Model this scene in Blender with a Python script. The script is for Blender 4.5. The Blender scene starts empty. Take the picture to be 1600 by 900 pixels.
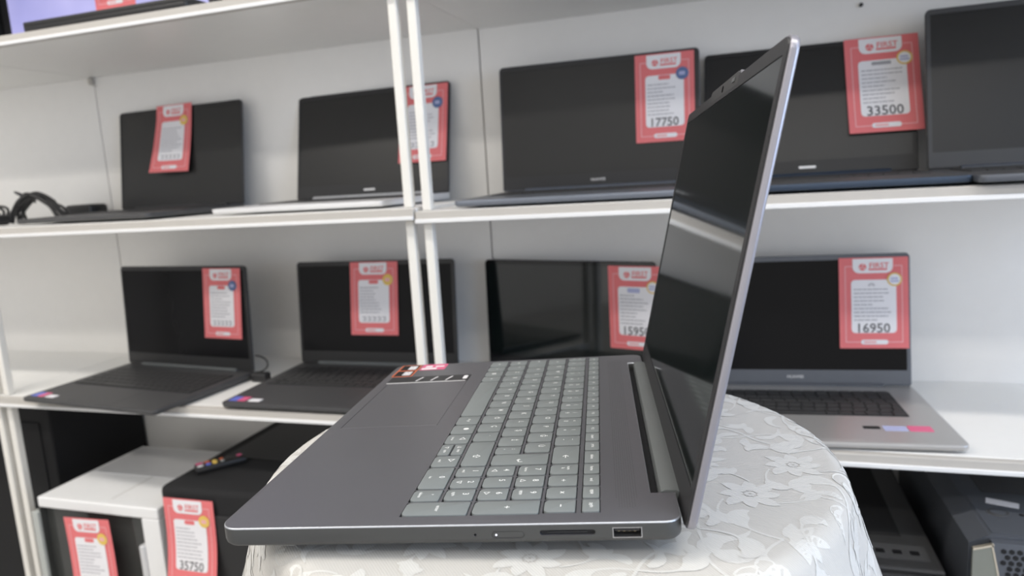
import bpy, bmesh, math, random
from mathutils import Matrix, Vector
random.seed(7)
S = bpy.context.scene
COL = S.collection
PI = math.pi

# ------------------------------------------------------------------ camera, world, exposure
cam_d = bpy.data.cameras.new('camera')
cam = bpy.data.objects.new('camera', cam_d); COL.objects.link(cam)
cam_d.sensor_fit = 'HORIZONTAL'; cam_d.sensor_width = 36.0; cam_d.lens = 24.651
cam_d.clip_start = 0.01; cam_d.clip_end = 60
rt = Vector((0.95354, 0.29529, -0.05969)); up = Vector((0.00993, 0.16723, 0.98587)); fw = Vector((-0.30110, 0.94066, -0.15653))
cm = Matrix((rt, up, -fw)).transposed().to_4x4(); cm.translation = Vector((0.26303, -0.28219, 1.12646))
cam.matrix_world = cm
cam_d.dof.use_dof = True; cam_d.dof.focus_distance = 0.44; cam_d.dof.aperture_fstop = 8.5
S.camera = cam
S.view_settings.view_transform = 'Standard'; S.view_settings.look = 'None'
S.view_settings.gamma = 1.0; S.view_settings.use_curve_mapping = False
S.view_settings.exposure = 0.16
S.cycles.use_denoising = True

wd = bpy.data.worlds.new('fill_light'); S.world = wd; wd.use_nodes = True
wb = wd.node_tree.nodes['Background']
wb.inputs[0].default_value = (1.0, 0.975, 0.94, 1); wb.inputs[1].default_value = 0.98

# ------------------------------------------------------------------ helpers
def mat(name, col, rough=0.5, metal=0.0, var=0.06, scale=40.0, bump=0.0, bscale=400.0, spec=0.5, coat=0.0, emit=None, estr=0.0):
    m = bpy.data.materials.new(name); m.use_nodes = True
    nt = m.node_tree; b = nt.nodes['Principled BSDF']
    tc = nt.nodes.new('ShaderNodeTexCoord')
    nz = nt.nodes.new('ShaderNodeTexNoise'); nz.inputs['Scale'].default_value = scale; nz.inputs['Detail'].default_value = 3
    nt.links.new(tc.outputs['Object'], nz.inputs['Vector'])
    mx = nt.nodes.new('ShaderNodeMix'); mx.data_type = 'RGBA'
    mx.inputs[6].default_value = (*[c * (1 - var) for c in col], 1)
    mx.inputs[7].default_value = (*[min(1, c * (1 + var)) for c in col], 1)
    nt.links.new(nz.outputs['Fac'], mx.inputs[0]); nt.links.new(mx.outputs[2], b.inputs['Base Color'])
    b.inputs['Roughness'].default_value = rough; b.inputs['Metallic'].default_value = metal
    b.inputs['Specular IOR Level'].default_value = spec
    b.inputs['Coat Weight'].default_value = coat
    if bump:
        n2 = nt.nodes.new('ShaderNodeTexNoise'); n2.inputs['Scale'].default_value = bscale
        nt.links.new(tc.outputs['Object'], n2.inputs['Vector'])
        bp = nt.nodes.new('ShaderNodeBump'); bp.inputs['Strength'].default_value = bump; bp.inputs['Distance'].default_value = 0.001
        nt.links.new(n2.outputs['Fac'], bp.inputs['Height']); nt.links.new(bp.outputs['Normal'], b.inputs['Normal'])
    if emit:
        b.inputs['Emission Color'].default_value = (*emit, 1); b.inputs['Emission Strength'].default_value = estr
    return m

MT = dict(
    wall=mat('wall_paint', (0.78, 0.77, 0.75), 0.55, bump=0.05, bscale=150),
    panel=mat('white_laminate', (0.86, 0.845, 0.82), 0.45, var=0.02),
    shelf=mat('shelf_laminate', (0.84, 0.835, 0.815), 0.35, var=0.02),
    edge=mat('shelf_edge', (0.50, 0.475, 0.44), 0.45, var=0.03),
    strip=mat('shelf_strip', (0.80, 0.80, 0.80), 0.3, var=0.02),
    post=mat('post_paint', (0.80, 0.78, 0.73), 0.35, var=0.02),
    gap=mat('dark_gap', (0.05, 0.05, 0.05), 0.8),
    floor=mat('floor_tile', (0.42, 0.41, 0.40), 0.35, var=0.1, scale=6),
    ceil=mat('ceiling_board', (0.80, 0.80, 0.79), 0.8),
    pane=mat('window_pane', (0.8, 0.85, 0.9), 0.05),
    lampframe=mat('lamp_frame', (0.75, 0.75, 0.75), 0.4),
    diffuser=mat('lamp_diffuser', (0.9, 0.9, 0.9), 0.5, emit=(1, 0.97, 0.92), estr=4.0),
    body=mat('grey_anodised', (0.148, 0.147, 0.162), 0.36, 0.5, var=0.02, scale=600),
    lidmet=mat('lid_anodised', (0.36, 0.35, 0.385), 0.32, 0.7, var=0.02, scale=600),
    bodydk=mat('bottom_cover', (0.045, 0.045, 0.047), 0.55),
    key=mat('key_plastic', (0.195, 0.215, 0.218), 0.48, var=0.02),
    legend=mat('key_legend', (0.82, 0.84, 0.84), 0.5, var=0.02),
    well=mat('key_well', (0.012, 0.012, 0.014), 0.7),
    bezel=mat('bezel_plastic', (0.022, 0.022, 0.024), 0.45),
    bezel2=mat('bezel_top', (0.05, 0.05, 0.05), 0.5),
    screen=mat('screen_glass', (0.006, 0.009, 0.009), 0.08, spec=0.7),
    chamfer=mat('cut_edge', (0.50, 0.52, 0.56), 0.36, 0.7, var=0.02),
    sidec=mat('side_shaded', (0.072, 0.073, 0.072), 0.42, 0.3, var=0.02),  # base grey darkened: shade on the sides put into the colour
    screend=mat('screen_dark', (0.006, 0.006, 0.007), 0.2, spec=0.12),
    screenm=mat('screen_matte', (0.014, 0.014, 0.014), 0.36, spec=0.5),
    hingeg=mat('hinge_plastic', (0.14, 0.15, 0.15), 0.42, 0.1),
    steel=mat('port_steel', (0.45, 0.45, 0.46), 0.3, 0.9),
    gold=mat('contact', (0.6, 0.5, 0.35), 0.3, 0.9),
    black=mat('black_plastic', (0.014, 0.014, 0.015), 0.45),
    blackm=mat('black_matte', (0.014, 0.014, 0.015), 0.8, spec=0.3),
    blackg=mat('black_gloss', (0.008, 0.008, 0.009), 0.08),
    dkgrey=mat('dark_grey_plastic', (0.055, 0.055, 0.057), 0.5),
    dkgrey2=mat('dark_key', (0.03, 0.03, 0.031), 0.5),
    silver=mat('silver_shell', (0.52, 0.51, 0.50), 0.35, 0.6, var=0.02),
    silverw=mat('pale_silver_shell', (0.72, 0.72, 0.73), 0.35, 0.3, var=0.02),
    navy=mat('navy_shell', (0.045, 0.065, 0.10), 0.38, 0.4),
    slate=mat('slate_shell', (0.12, 0.13, 0.15), 0.4, 0.4),
    greyblue=mat('grey_blue_shell', (0.19, 0.21, 0.25), 0.35, 0.5),
    white=mat('white_paint', (0.82, 0.82, 0.82), 0.35, var=0.02),
    red=mat('tag_red', (0.78, 0.185, 0.195), 0.55, var=0.03),
    pink=mat('tag_pink', (0.85, 0.45, 0.46), 0.55, var=0.03),
    paper=mat('tag_white', (0.84, 0.83, 0.86), 0.55, var=0.02),
    ink=mat('tag_ink', (0.10, 0.10, 0.11), 0.6),
    inkg=mat('tag_grey_ink', (0.36, 0.36, 0.39), 0.6),
    badgeb=mat('badge_blue', (0.10, 0.16, 0.34), 0.5),
    badgey=mat('badge_yellow', (0.80, 0.55, 0.12), 0.5),
    lav=mat('badge_lavender', (0.42, 0.45, 0.68), 0.5),
    orange=mat('sticker_orange', (0.62, 0.13, 0.04), 0.4),
    hotpink=mat('sticker_pink', (0.72, 0.12, 0.25), 0.4),
    blue=mat('sticker_blue', (0.12, 0.17, 0.62), 0.4),
    glass=mat('smoked_glass', (0.05, 0.052, 0.05), 0.08),
    acryl=mat('clear_edge', (0.45, 0.47, 0.45), 0.15),
    olive=mat('champagne_panel', (0.26, 0.27, 0.235), 0.35, 0.4),
    cream=mat('champagne_edge', (0.62, 0.55, 0.44), 0.35, 0.3),
    lit=mat('lit_screen', (0.1, 0.1, 0.2), 0.2, emit=(0.42, 0.45, 0.85), estr=0.9, var=0.3, scale=9),
    led=mat('led', (0.8, 0.8, 1), 0.3, emit=(0.8, 0.85, 1), estr=3.0),
)
# night-sky picture on the lit monitor
nt = MT['lit'].node_tree; bs = nt.nodes['Principled BSDF']
vo = nt.nodes.new('ShaderNodeTexNoise'); vo.inputs['Scale'].default_value = 5
cr = nt.nodes.new('ShaderNodeValToRGB'); cr.color_ramp.elements[0].color = (0.12, 0.14, 0.42, 1); cr.color_ramp.elements[1].color = (0.75, 0.70, 1, 1)
tcn = nt.nodes.new('ShaderNodeTexCoord'); nt.links.new(tcn.outputs['Object'], vo.inputs['Vector'])
nt.links.new(vo.outputs['Fac'], cr.inputs[0]); nt.links.new(cr.outputs[0], bs.inputs['Emission Color'])

# damask cloth: fine weave relief
def cloth_mat(name, col, rough, sheen):
    m = mat(name, col, rough, var=0.03, scale=25)
    nt = m.node_tree; b = nt.nodes['Principled BSDF']
    tc = nt.nodes.new('ShaderNodeTexCoord')
    wv = nt.nodes.new('ShaderNodeTexWave'); wv.wave_type = 'BANDS'; wv.bands_direction = 'DIAGONAL'
    wv.inputs['Scale'].default_value = 320; wv.inputs['Distortion'].default_value = 0.6
    nt.links.new(tc.outputs['Object'], wv.inputs['Vector'])
    bp = nt.nodes.new('ShaderNodeBump'); bp.inputs['Strength'].default_value = 0.25; bp.inputs['Distance'].default_value = 0.0004
    nt.links.new(wv.outputs['Fac'], bp.inputs['Height']); nt.links.new(bp.outputs['Normal'], b.inputs['Normal'])
    b.inputs['Sheen Weight'].default_value = sheen
    return m
MT['cloth'] = cloth_mat('damask_ground', (0.56, 0.545, 0.515), 0.65, 0.12)
MT['motif'] = cloth_mat('damask_motif', (0.66, 0.655, 0.63), 0.45, 0.18)

MT['pane'].node_tree.nodes['Principled BSDF'].inputs['Transmission Weight'].default_value = 1.0
class G:
    """a bmesh under construction"""
    def __init__(s): s.bm = bmesh.new()
    def _tf(s, vs, M):
        if M is not None: bmesh.ops.transform(s.bm, matrix=M, verts=vs)
    def box(s, x0, x1, y0, y1, z0, z1, bev=0, seg=2, M=None):
        r = bmesh.ops.create_cube(s.bm, size=1); vs = r['verts']
        for v in vs:
            v.co = Vector(((x0 + x1) / 2 + v.co.x * (x1 - x0), (y0 + y1) / 2 + v.co.y * (y1 - y0), (z0 + z1) / 2 + v.co.z * (z1 - z0)))
        if bev:
            es = list({e for v in vs for e in v.link_edges})
            o = bmesh.ops.bevel(s.bm, geom=es, offset=bev, segments=seg, profile=0.5, affect='EDGES')
            vs = list({v for f in o['faces'] for v in f.verts} | {v for v in vs if v.is_valid})
        s._tf(vs, M); return s
    def prism(s, pts, z0, z1, bt=0, bb=0, seg=2, M=None, segt=None):
        a = [s.bm.verts.new((p[0], p[1], z0)) for p in pts]; b = [s.bm.verts.new((p[0], p[1], z1)) for p in pts]
        n = len(pts)
        s.bm.faces.new(a[::-1]); s.bm.faces.new(b)
        for i in range(n): s.bm.faces.new((a[i], a[(i + 1) % n], b[(i + 1) % n], b[i]))
        new = set(a) | set(b)
        if bt or bb: s.bm.normal_update()
        for L, off in ((b, bt), (a, bb)):
            if off:
                ss = set(L); es = [e for v in L for e in v.link_edges if e.verts[0] in ss and e.verts[1] in ss]
                o = bmesh.ops.bevel(s.bm, geom=list(set(es)), offset=off, segments=(segt or seg) if L is b else seg, profile=0.5, affect='EDGES')
                new |= {v for f in o['faces'] for v in f.verts}
        s._tf([v for v in new if v.is_valid], M); return s
    def cyl(s, c, r, h, axis='Z', n=16, r2=None, M=None):
        o = bmesh.ops.create_cone(s.bm, cap_ends=True, segments=n, radius1=r, radius2=r if r2 is None else r2, depth=h)
        R = {'Z': Matrix.Identity(4), 'X': Matrix.Rotation(PI / 2, 4, 'Y'), 'Y': Matrix.Rotation(PI / 2, 4, 'X')}[axis]
        bmesh.ops.transform(s.bm, matrix=Matrix.Translation(c) @ R, verts=o['verts']); s._tf(o['verts'], M); return s
    def poly(s, pts3):
        s.bm.faces.new([s.bm.verts.new(p) for p in pts3]); return s
    def tube(s, path, r, n=8):
        rings = []
        P = [Vector(p) for p in path]
        for i, p in enumerate(P):
            t = (P[min(i + 1, len(P) - 1)] - P[max(i - 1, 0)]).normalized()
            a = t.cross(Vector((0, 0, 1)))
            if a.length < 1e-3: a = t.cross(Vector((0, 1, 0)))
            a.normalize(); b = t.cross(a)
            rings.append([s.bm.verts.new(p + r * (math.cos(2 * PI * k / n) * a + math.sin(2 * PI * k / n) * b)) for k in range(n)])
        for i in range(len(rings) - 1):
            for k in range(n): s.bm.faces.new((rings[i][k], rings[i][(k + 1) % n], rings[i + 1][(k + 1) % n], rings[i + 1][k]))
        s.bm.faces.new(rings[0]); s.bm.faces.new(rings[-1][::-1]); return s
    def mesh(s, name):
        bmesh.ops.recalc_face_normals(s.bm, faces=s.bm.faces)
        me = bpy.data.meshes.new(name); s.bm.to_mesh(me); s.bm.free(); return me
    def obj(s, name, m, parent=None, smooth=False, label=None):
        me = s.mesh(name)
        if smooth:
            for p in me.polygons: p.use_smooth = True
            try: me.set_sharp_from_angle(angle=math.radians(40))
            except Exception: pass
        return link(name, me, m, parent, label)

def link(name, me, m, parent=None, label=None):
    if m is not None and not me.materials: me.materials.append(m)
    o = bpy.data.objects.new(name, me); COL.objects.link(o)
    if parent is not None: o.parent = parent
    if label: o['label'] = label
    return o
def thing(name, label, cat, M=None, loc=(0, 0, 0), rz=0, group=None):
    o = bpy.data.objects.new(name, None); o.empty_display_size = 0.02; COL.objects.link(o)
    if M is not None: o.matrix_world = M
    else: o.location = loc; o.rotation_euler = (0, 0, rz)
    o['label'] = label; o['category'] = cat
    if group: o['group'] = group
    return o
def tag(o, label, cat, group=None):
    o['label'] = label; o['category'] = cat
    if group: o['group'] = group
    return o
def struct(o): o['kind'] = 'structure'; return o

def rrect(x0, y0, x1, y1, r, n=5):
    """rounded rectangle, r = one radius or (bottom-left, bottom-right, top-right, top-left)"""
    if not isinstance(r, tuple): r = (r,) * 4
    out = []
    for (cx, cy, a0), rr in zip(((x0, y0, PI), (x1, y0, 1.5 * PI), (x1, y1, 0), (x0, y1, 0.5 * PI)), r):
        sx = 1 if cx == x0 else -1; sy = 1 if cy == y0 else -1
        if rr <= 0: out.append((cx, cy)); continue
        ox, oy = cx + sx * rr, cy + sy * rr
        for k in range(n + 1):
            a = a0 + k / n * PI / 2; out.append((ox + rr * math.cos(a), oy + rr * math.sin(a)))
    return out
def circle(cx, cy, r, n=24, ry=None):
    return [(cx + r * math.cos(2 * PI * k / n), cy + (ry or r) * math.sin(2 * PI * k / n)) for k in range(n)]

_txt = {}
def text_geo(body, size, bold=0.012):
    """flat glyph geometry centred on the origin, from the built-in typeface"""
    k = (body, size)
    if k not in _txt:
        cu = bpy.data.curves.new('glyph', 'FONT'); cu.body = body; cu.size = size; cu.align_x = 'CENTER'; cu.align_y = 'CENTER'; cu.resolution_u = 2; cu.offset = size * bold
        ob = bpy.data.objects.new('glyph', cu); COL.objects.link(ob)
        me = bpy.data.meshes.new_from_object(ob)
        vs = [tuple(v.co) for v in me.vertices]; fs = [tuple(p.vertices) for p in me.polygons]
        bpy.data.objects.remove(ob); bpy.data.curves.remove(cu); bpy.data.meshes.remove(me)
        if vs:
            xs = [v[0] for v in vs]; ys = [v[1] for v in vs]; cx = (min(xs) + max(xs)) / 2; cy = (min(ys) + max(ys)) / 2
            vs = [(v[0] - cx, v[1] - cy, 0) for v in vs]
        _txt[k] = (vs, fs)
    return _txt[k]
def add_text(g, body, size, f):
    """f maps (x, y) of the lettering to a 3D point"""
    vs, fs = text_geo(body, size)
    b = [g.bm.verts.new(f(v[0], v[1])) for v in vs]
    for q in fs:
        try: g.bm.faces.new([b[i] for i in q])
        except ValueError: pass
def cut(o, cutter):
    """subtract a mesh from an object for good"""
    bpy.context.view_layer.update()
    c = bpy.data.objects.new('cutter', cutter); COL.objects.link(c); c.matrix_world = o.matrix_world.copy(); bpy.context.view_layer.update()
    md = o.modifiers.new('cut', 'BOOLEAN'); md.operation = 'DIFFERENCE'; md.object = c; md.solver = 'EXACT'
    dg = bpy.context.evaluated_depsgraph_get(); dg.update()
    me = bpy.data.meshes.new_from_object(o.evaluated_get(dg))
    o.modifiers.clear(); old = o.data; o.data = me; bpy.data.objects.remove(c); bpy.data.meshes.remove(old)

# ------------------------------------------------------------------ the setting
struct(G().box(-4.2, 3.6, -4.0, 1.30, -0.06, 0).obj('floor', MT['floor']))
struct(G().box(-4.2, 3.6, -4.0, 1.30, 2.78, 2.84).obj('ceiling', MT['ceil']))
struct(G().box(-4.2, 3.6, 1.075, 1.25, 0, 2.78).obj('wall_back', MT['wall']))
struct(G().box(-4.35, -4.2, -4.0, 1.25, 0, 2.78).obj('wall_left', MT['wall']))
struct(G().box(3.6, 3.75, -4.0, 1.25, 0, 2.78).obj('wall_right', MT['wall']))

def ceiling_light(x, y, lx, ly, power, col, label):
    t = thing('ceiling_light', label, 'ceiling light', loc=(x, y, 2.78), group='linear ceiling lights')
    G().box(-lx / 2 - .02, lx / 2 + .02, -ly / 2 - .02, ly / 2 + .02, -0.045, 0, 0.004).obj('housing', MT['lampframe'], t)
    G().box(-lx / 2, lx / 2, -ly / 2, ly / 2, -0.052, -0.044, 0.002).obj('diffuser', MT['diffuser'], t)
    L = bpy.data.lights.new('lamp', 'AREA'); L.shape = 'RECTANGLE'; L.size = lx; L.size_y = ly; L.energy = power; L.color = col
    lo = bpy.data.objects.new('lamp', L); COL.objects.link(lo); lo.parent = t; lo.location = (0, 0, -0.056)
WARM = (1.0, 0.945, 0.87); COOL = (0.50, 0.70, 1.0)
ceiling_light(-1.3, -0.25, 1.5, 0.14, 21, WARM, 'long ceiling light above the left shelving')
ceiling_light(0.9, -0.25, 1.5, 0.14, 12, WARM, 'long ceiling light above the round table')
ceiling_light(-1.9, -1.45, 1.5, 0.14, 20, WARM, 'long ceiling light behind the camera on the left')
ceiling_light(0.5, -1.60, 1.5, 0.14, 12, WARM, 'long ceiling light behind the camera in the middle')
ceiling_light(2.5, -0.9, 0.3, 1.6, 14, COOL, 'added cool fill light on the far right of the ceiling, crosswise')  # unseen cool fill, added to tint the shelves bluish from the right

# unseen window added in the right wall; area lamp inside sends cool light
WY0, WY1, WZ0, WZ1 = -2.2, 0.2, 0.75, 2.25
cut(bpy.data.objects['wall_right'], G().box(3.5, 3.9, WY0, WY1, WZ0, WZ1).mesh('cutter'))
win = struct(G().box(3.655, 3.665, WY0, WY1, WZ0, WZ1).obj('added_window', MT['pane']))
for a, b, c, d in ((WY0, WY1, WZ0, WZ0 + .05), (WY0, WY1, WZ1 - .05, WZ1), (WY0, WY0 + .05, WZ0, WZ1), (WY1 - .05, WY1, WZ0, WZ1), (-1.03, -.97, WZ0, WZ1)):
    G().box(3.63, 3.69, a, b, c, d).obj('window_frame', MT['lampframe'], win)
DL = bpy.data.lights.new('fill_light', 'AREA'); DL.shape = 'RECTANGLE'; DL.size = WZ1 - WZ0 - .1; DL.size_y = WY1 - WY0 - .1; DL.energy = 50; DL.color = (0.50, 0.68, 1.0)  # cool fill added for the bluish tint beside the shelf lids
dl = bpy.data.objects.new('fill_light', DL); COL.objects.link(dl); dl.location = (3.60, (WY0 + WY1) / 2, (WZ0 + WZ1) / 2); dl.rotation_euler = (0, PI / 2, 0)

# ------------------------------------------------------------------ shelving
BX = (-2.10, -1.156, -0.2007, 1.00)
def shelving(x0, x1, zs, label, lip):
    t = thing('shelving_unit', label, 'shelving', loc=((x0 + x1) / 2, 0.88, 0), group='white shelving along the wall')
    cx, cy = (x0 + x1) / 2, 0.88
    e = 0.0015
    G().box(x0 - cx + e, x1 - cx - e, 1.05 - cy, 1.068 - cy, 0, 2.1).obj('back_panel', MT['panel'], t)
    G().box(x0 - cx - .001, x1 - cx + .001, 1.066 - cy, 1.072 - cy, 0, 2.1).obj('backing', MT['gap'], t)
    G().box(x0 - cx + e, x1 - cx - e, 0.52 - cy, 1.049 - cy, 0, zs[0] - .018).obj('plinth', MT['black'], t)
    for i, z in enumerate(zs):
        f = 0.50 if i == 0 else 0.712
        b = G().box(x0 - cx + e, x1 - cx - e, f - cy, 1.0495 - cy, z - 0.0175, z, 0.0008, 1).obj('shelf_board', MT['shelf'], t)
        G().box(x0 - cx + e, x1 - cx - e, f - .012 - cy, f - cy, z - 0.0175, z - .0005, 0.001, 1).obj('front_edge', MT['edge'], b)
        G().box(x0 - cx + e, x1 - cx - e, f - .0155 - cy, f - .012 - cy, z - 0.0180, z - lip, 0.0008, 1).obj('edge_strip', MT['strip'], b)
    lv = list(zs) + [2.15]
    for k in range(len(lv) - 1):
        for px in (x0 + .0155, x1 - .0155):
            G().box(px - .0072 - cx, px + .0072 - cx, .7125 - cy, .7269 - cy, lv[k] + .0002, lv[k + 1] - .0177, 0.002, 2).obj('post', MT['post'], t)
    return t
ZL = (0.10, 0.7513, 1.0880, 1.4290, 1.80)
ZR = (0.10, 0.7334, 1.0825, 1.4270, 1.80)
shelving(BX[0], BX[1], ZL, 'white shelving bay at the far left edge, almost out of view', 0.012)
shelving(BX[1], BX[2], ZL, 'left white shelving bay holding four open laptops and two computer towers', 0.012)
shelving(BX[2], BX[3], ZR, 'right white shelving bay holding the laptops tagged 17750, 33500 and 16950', 0.0115)
sc = G().cyl((0.4675, 1.0485, 1.3704), 0.0032, 0.004, 'Y', 12)
sc.box(.4655, .4695, 1.0462, 1.0467, 1.3700, 1.3708)
tag(sc.obj('wall_screw', MT['black']), 'small dark screw head in the back panel above the laptop tagged 33500', 'screw')
wr = G().box(-1.164, -1.152, 1.040, 1.0495, 1.396, 1.410, 0.002)
wr.tube([(-1.152 + .012 * k / 6, 1.040 - .004 * math.sin(PI * k / 6), 1.403 - .012 * math.sin(PI * k / 12)) for k in range(7)], 0.0016, 6)
tag(wr.obj('wall_clip', MT['edge']), 'small grey clip at the top of the left panel joint', 'clip')

# ------------------------------------------------------------------ round table under a damask cloth
TC = Vector((0.1360, 0.172)); TR = 0.1835; TB = 0.012; TZ = 0.9345
def cloth_point(x, y, off=0.0):
    """flat cloth coordinates (metres from the centre) -> draped surface"""
    rho = math.hypot(x, y); th = math.atan2(y, x)
    if rho <= TR: r, z, nr, nz = rho, 0, 0, 1
    else:
        s = rho - TR; arc = TB * 1.32
        if s < arc:
            a = s / TB; r = TR + TB * math.sin(a); z = -TB * (1 - math.cos(a)); nr, nz = math.sin(a), math.cos(a)
        else:
            a = 1.32; s -= arc
            nr, nz = math.sin(a), math.cos(a)
            r = TR + TB * math.sin(a) + s * math.cos(a); z = -TB * (1 - math.cos(a)) - s * math.sin(a)
            w = min(1, s / 0.30)
            r += w * (0.016 * math.sin(9 * th + 0.8) + 0.008 * math.sin(17 * th + 2.0))
    r += off * nr; z += off * nz
    return Vector((TC.x + r * math.cos(th), TC.y + r * math.sin(th), TZ + z))
rhos = [TR * k / 8 for k in range(9)] + [TR + TB * 1.32 * k / 6 for k in range(1, 7)] + [TR + TB * 1.32 + 0.92 * (k / 40) for k in range(1, 41)]
NT = 240
vs = [cloth_point(0, 0)]; fs = []
for r in rhos[1:]:
    for k in range(NT): vs.append(cloth_point(r * math.cos(2 * PI * k / NT), r * math.sin(2 * PI * k / NT)))
for k in range(NT): fs.append((0, 1 + k, 1 + (k + 1) % NT))
for i in range(len(rhos) - 2):
    a = 1 + i * NT; b = a + NT
    for k in range(NT): fs.append((a + k, b + k, b + (k + 1) % NT, a + (k + 1) % NT))
me = bpy.data.meshes.new('tablecloth'); me.from_pydata(vs, [], fs)
for p in me.polygons: p.use_smooth = True
cl = link('tablecloth', me, MT['cloth'])
tag(cl, 'off-white floral damask cloth draped over the round table under the open grey laptop', 'tablecloth')
md = cl.modifiers.new('thickness', 'SOLIDIFY'); md.thickness = 0.0012; md.offset = -1

class Motif:
    def __init__(s): s.v = []; s.f = []; s.k = 0
    def strip(s, spine, widths):
        """tapered curved band"""
        n = len(spine); base = len(s.v); s.k = (s.k + 1) % 61; off = 0.00010 + s.k * 0.000004
        for i, (x, y) in enumerate(spine):
            x0, y0 = spine[max(0, i - 1)]; x1, y1 = spine[min(n - 1, i + 1)]
            dx, dy = x1 - x0, y1 - y0; L = math.hypot(dx, dy) or 1; w = widths[i]
            for sgn in (-1, 1): s.v.append((x - sgn * dy / L * w, y + sgn * dx / L * w, off + i * 0.0000022))
        for i in range(n - 1):
            a = base + 2 * i; s.f.append((a, a + 1, a + 3, a + 2))
    def petal(s, cx, cy, ang, r0, r1, w, bend=0.0, n=7):
        sp = []; ws = []
        for k in range(n + 1):
            t = k / n; r = r0 + (r1 - r0) * t; a = ang + bend * t * t
            sp.append((cx + r * math.cos(a), cy + r * math.sin(a))); ws.append(max(0.0002, w * math.sin(PI * (0.08 + 0.90 * t)) ** 0.8))
        s.strip(sp, ws)
    def scroll(s, x, y, ang, L, w, curl, head=1.6):
        """stem that curls up into a comma-shaped leaf"""
        n = 16; sp = []; ws = []; a = ang
        for k in range(n + 1):
            t = k / n; sp.append((x, y)); a += curl * (0.25 + 1.6 * t * t) / n
            x += L / n * math.cos(a); y += L / n * math.sin(a)
            ws.append(w * (0.25 + head * math.sin(PI * min(1, max(0, (t - 0.45) / 0.55))) ** 1.2 * 1.0) if t < 0.995 else 0.0003)
        s.strip(sp, ws)
mo = Motif(); rnd = random.Random(4)
P0 = 0.054
for j in range(-9, 10):
    for i in range(-9, 10):
        cx = (i + 0.5 * (j % 2)) * P0; cy = j * P0 * 0.86
        if math.hypot(cx, cy) > 0.45: continue
        a0 = rnd.uniform(0, 6.28); kind = (i + 2 * j) % 3
        if kind == 0:
            for k in range(8): mo.petal(cx, cy, a0 + k * PI / 4, 0.004, 0.017 + 0.003 * (k % 2), 0.0042, 0.15)
            for k in range(10): mo.petal(cx, cy, a0 + k * PI / 5, 0.0008, 0.0036, 0.0009, 0, 3)
            for k in range(3): mo.scroll(cx + 0.017 * math.cos(a0 + k * 2.1), cy + 0.017 * math.sin(a0 + k * 2.1), a0 + k * 2.1 + 0.6, 0.036, 0.0026, 3.6)
        elif kind == 1:
            for k in range(4):
                a = a0 + k * PI / 2
                mo.scroll(cx, cy, a, 0.046, 0.0036, 3.9 if k % 2 else -3.9)
                mo.petal(cx, cy, a + 0.75, 0.006, 0.021, 0.0034, 0.5)
                mo.petal(cx, cy, a + 0.95, 0.010, 0.027, 0.0024, 0.7)
        else:
            for k in range(5): mo.petal(cx - 0.012 * math.cos(a0), cy - 0.012 * math.sin(a0), a0 + (k - 2) * 0.42, 0.003, 0.026 - 0.004 * abs(k - 2), 0.0040, 0.10 * (k - 2))
            for k in (-1, 1):
                mo.scroll(cx - 0.012 * math.cos(a0), cy - 0.012 * math.sin(a0), a0 + PI + k * 0.5, 0.044, 0.0034, k * 3.4)
                mo.scroll(cx, cy, a0 + k * 1.7, 0.032, 0.0028, -k * 4.2)
me = bpy.data.meshes.new('woven_motifs')
me.from_pydata([cloth_point(x, y, o) for x, y, o in mo.v], [], mo.f)
wm = link('woven_motifs', me, MT['motif'], cl); wm['kind'] = 'stuff'

# ------------------------------------------------------------------ the grey laptop in front
W0 = 0.181410
TX, TY = 0.0207, 0.0236
LM = Matrix.Translation((0, 0, 0.95 + 0.00154)) @ Matrix.Rotation(W0 - PI / 2, 4, 'Z') @ Matrix.Rotation(-TY, 4, 'Y') @ Matrix.Rotation(TX, 4, 'X')
mm = 0.001
lap = thing('laptop', 'open dark grey laptop with light grey keys and number pad on the damask cloth', 'laptop', M=LM)
LW, LD = 348.8, 242.6
def P2(pts): return [(x * mm, y * mm) for x, y in pts]
# outline with the hinge recess at the back (counter-clockwise from the front left)
out = []
q = rrect(-LW, 0, 0, LD, (11, 11, 9, 9), 8)
n1 = 9
out += q[0:n1 * 3]
out += [(-33.5, LD), (-33.5, 229.6), (-317, 229.6), (-317, LD)]
out += q[n1 * 3:]
base = G().prism(P2(out), -10.8 * mm, 0, bt=0.8 * mm, bb=3.2 * mm, seg=3, segt=4).obj('base_shell', MT['body'], lap, smooth=True)

KX = [-343.0]
rows = []
def uni(x0, p, labs): return [(l, x0 + i * p, x0 + (i + 1) * p) for i, l in enumerate(labs)]
fnl = ['esc', 'F1', 'F2', 'F3', 'F4', 'F5', 'F6', 'F7', 'F8', 'F9', 'F10', 'F11', 'F12', 'insert', 'prtsc']
rows.append((193.4, 9.0, uni(-343.4, 16.5, fnl) + [('delete', -95.8, -75.2)] + uni(-75.2, 16.2, ['home', 'end', 'pgup', 'pgdn'])))
nums = [('1', '!'), ('2', "'"), ('3', '^'), ('4', '+'), ('5', '%'), ('6', '&'), ('7', '/'), ('8', '('), ('9', ')'), ('0', '='), ('*', '?'), ('-', '_')]
rows.append((173.5, 16.4, [(('"', 'é'), -343, -330.5)] + uni(-330.5, 18.75, nums) + [('\u2190', -105.5, -75.2)] + uni(-75.2, 16.2, [('num', ''), '÷', '×', '−'])))
rows.append((154.6, 16.4, [('tab', -343, -320)] + uni(-320, 18.75, list('QWERTYUIOPĞÜ')) + uni(-75.2, 16.2, [('7', 'home'), ('8', '△'), ('9', 'pgup')])))
rows.append((135.7, 16.4, [('caps', -343, -313.8)] + uni(-313.8, 18.75, list('ASDFGHJKLŞİ')) + [((',', ';'), -107.5, -93.2)] + uni(-75.2, 16.2, [('4', '◁'), '5', ('6', '▷')])))
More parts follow.
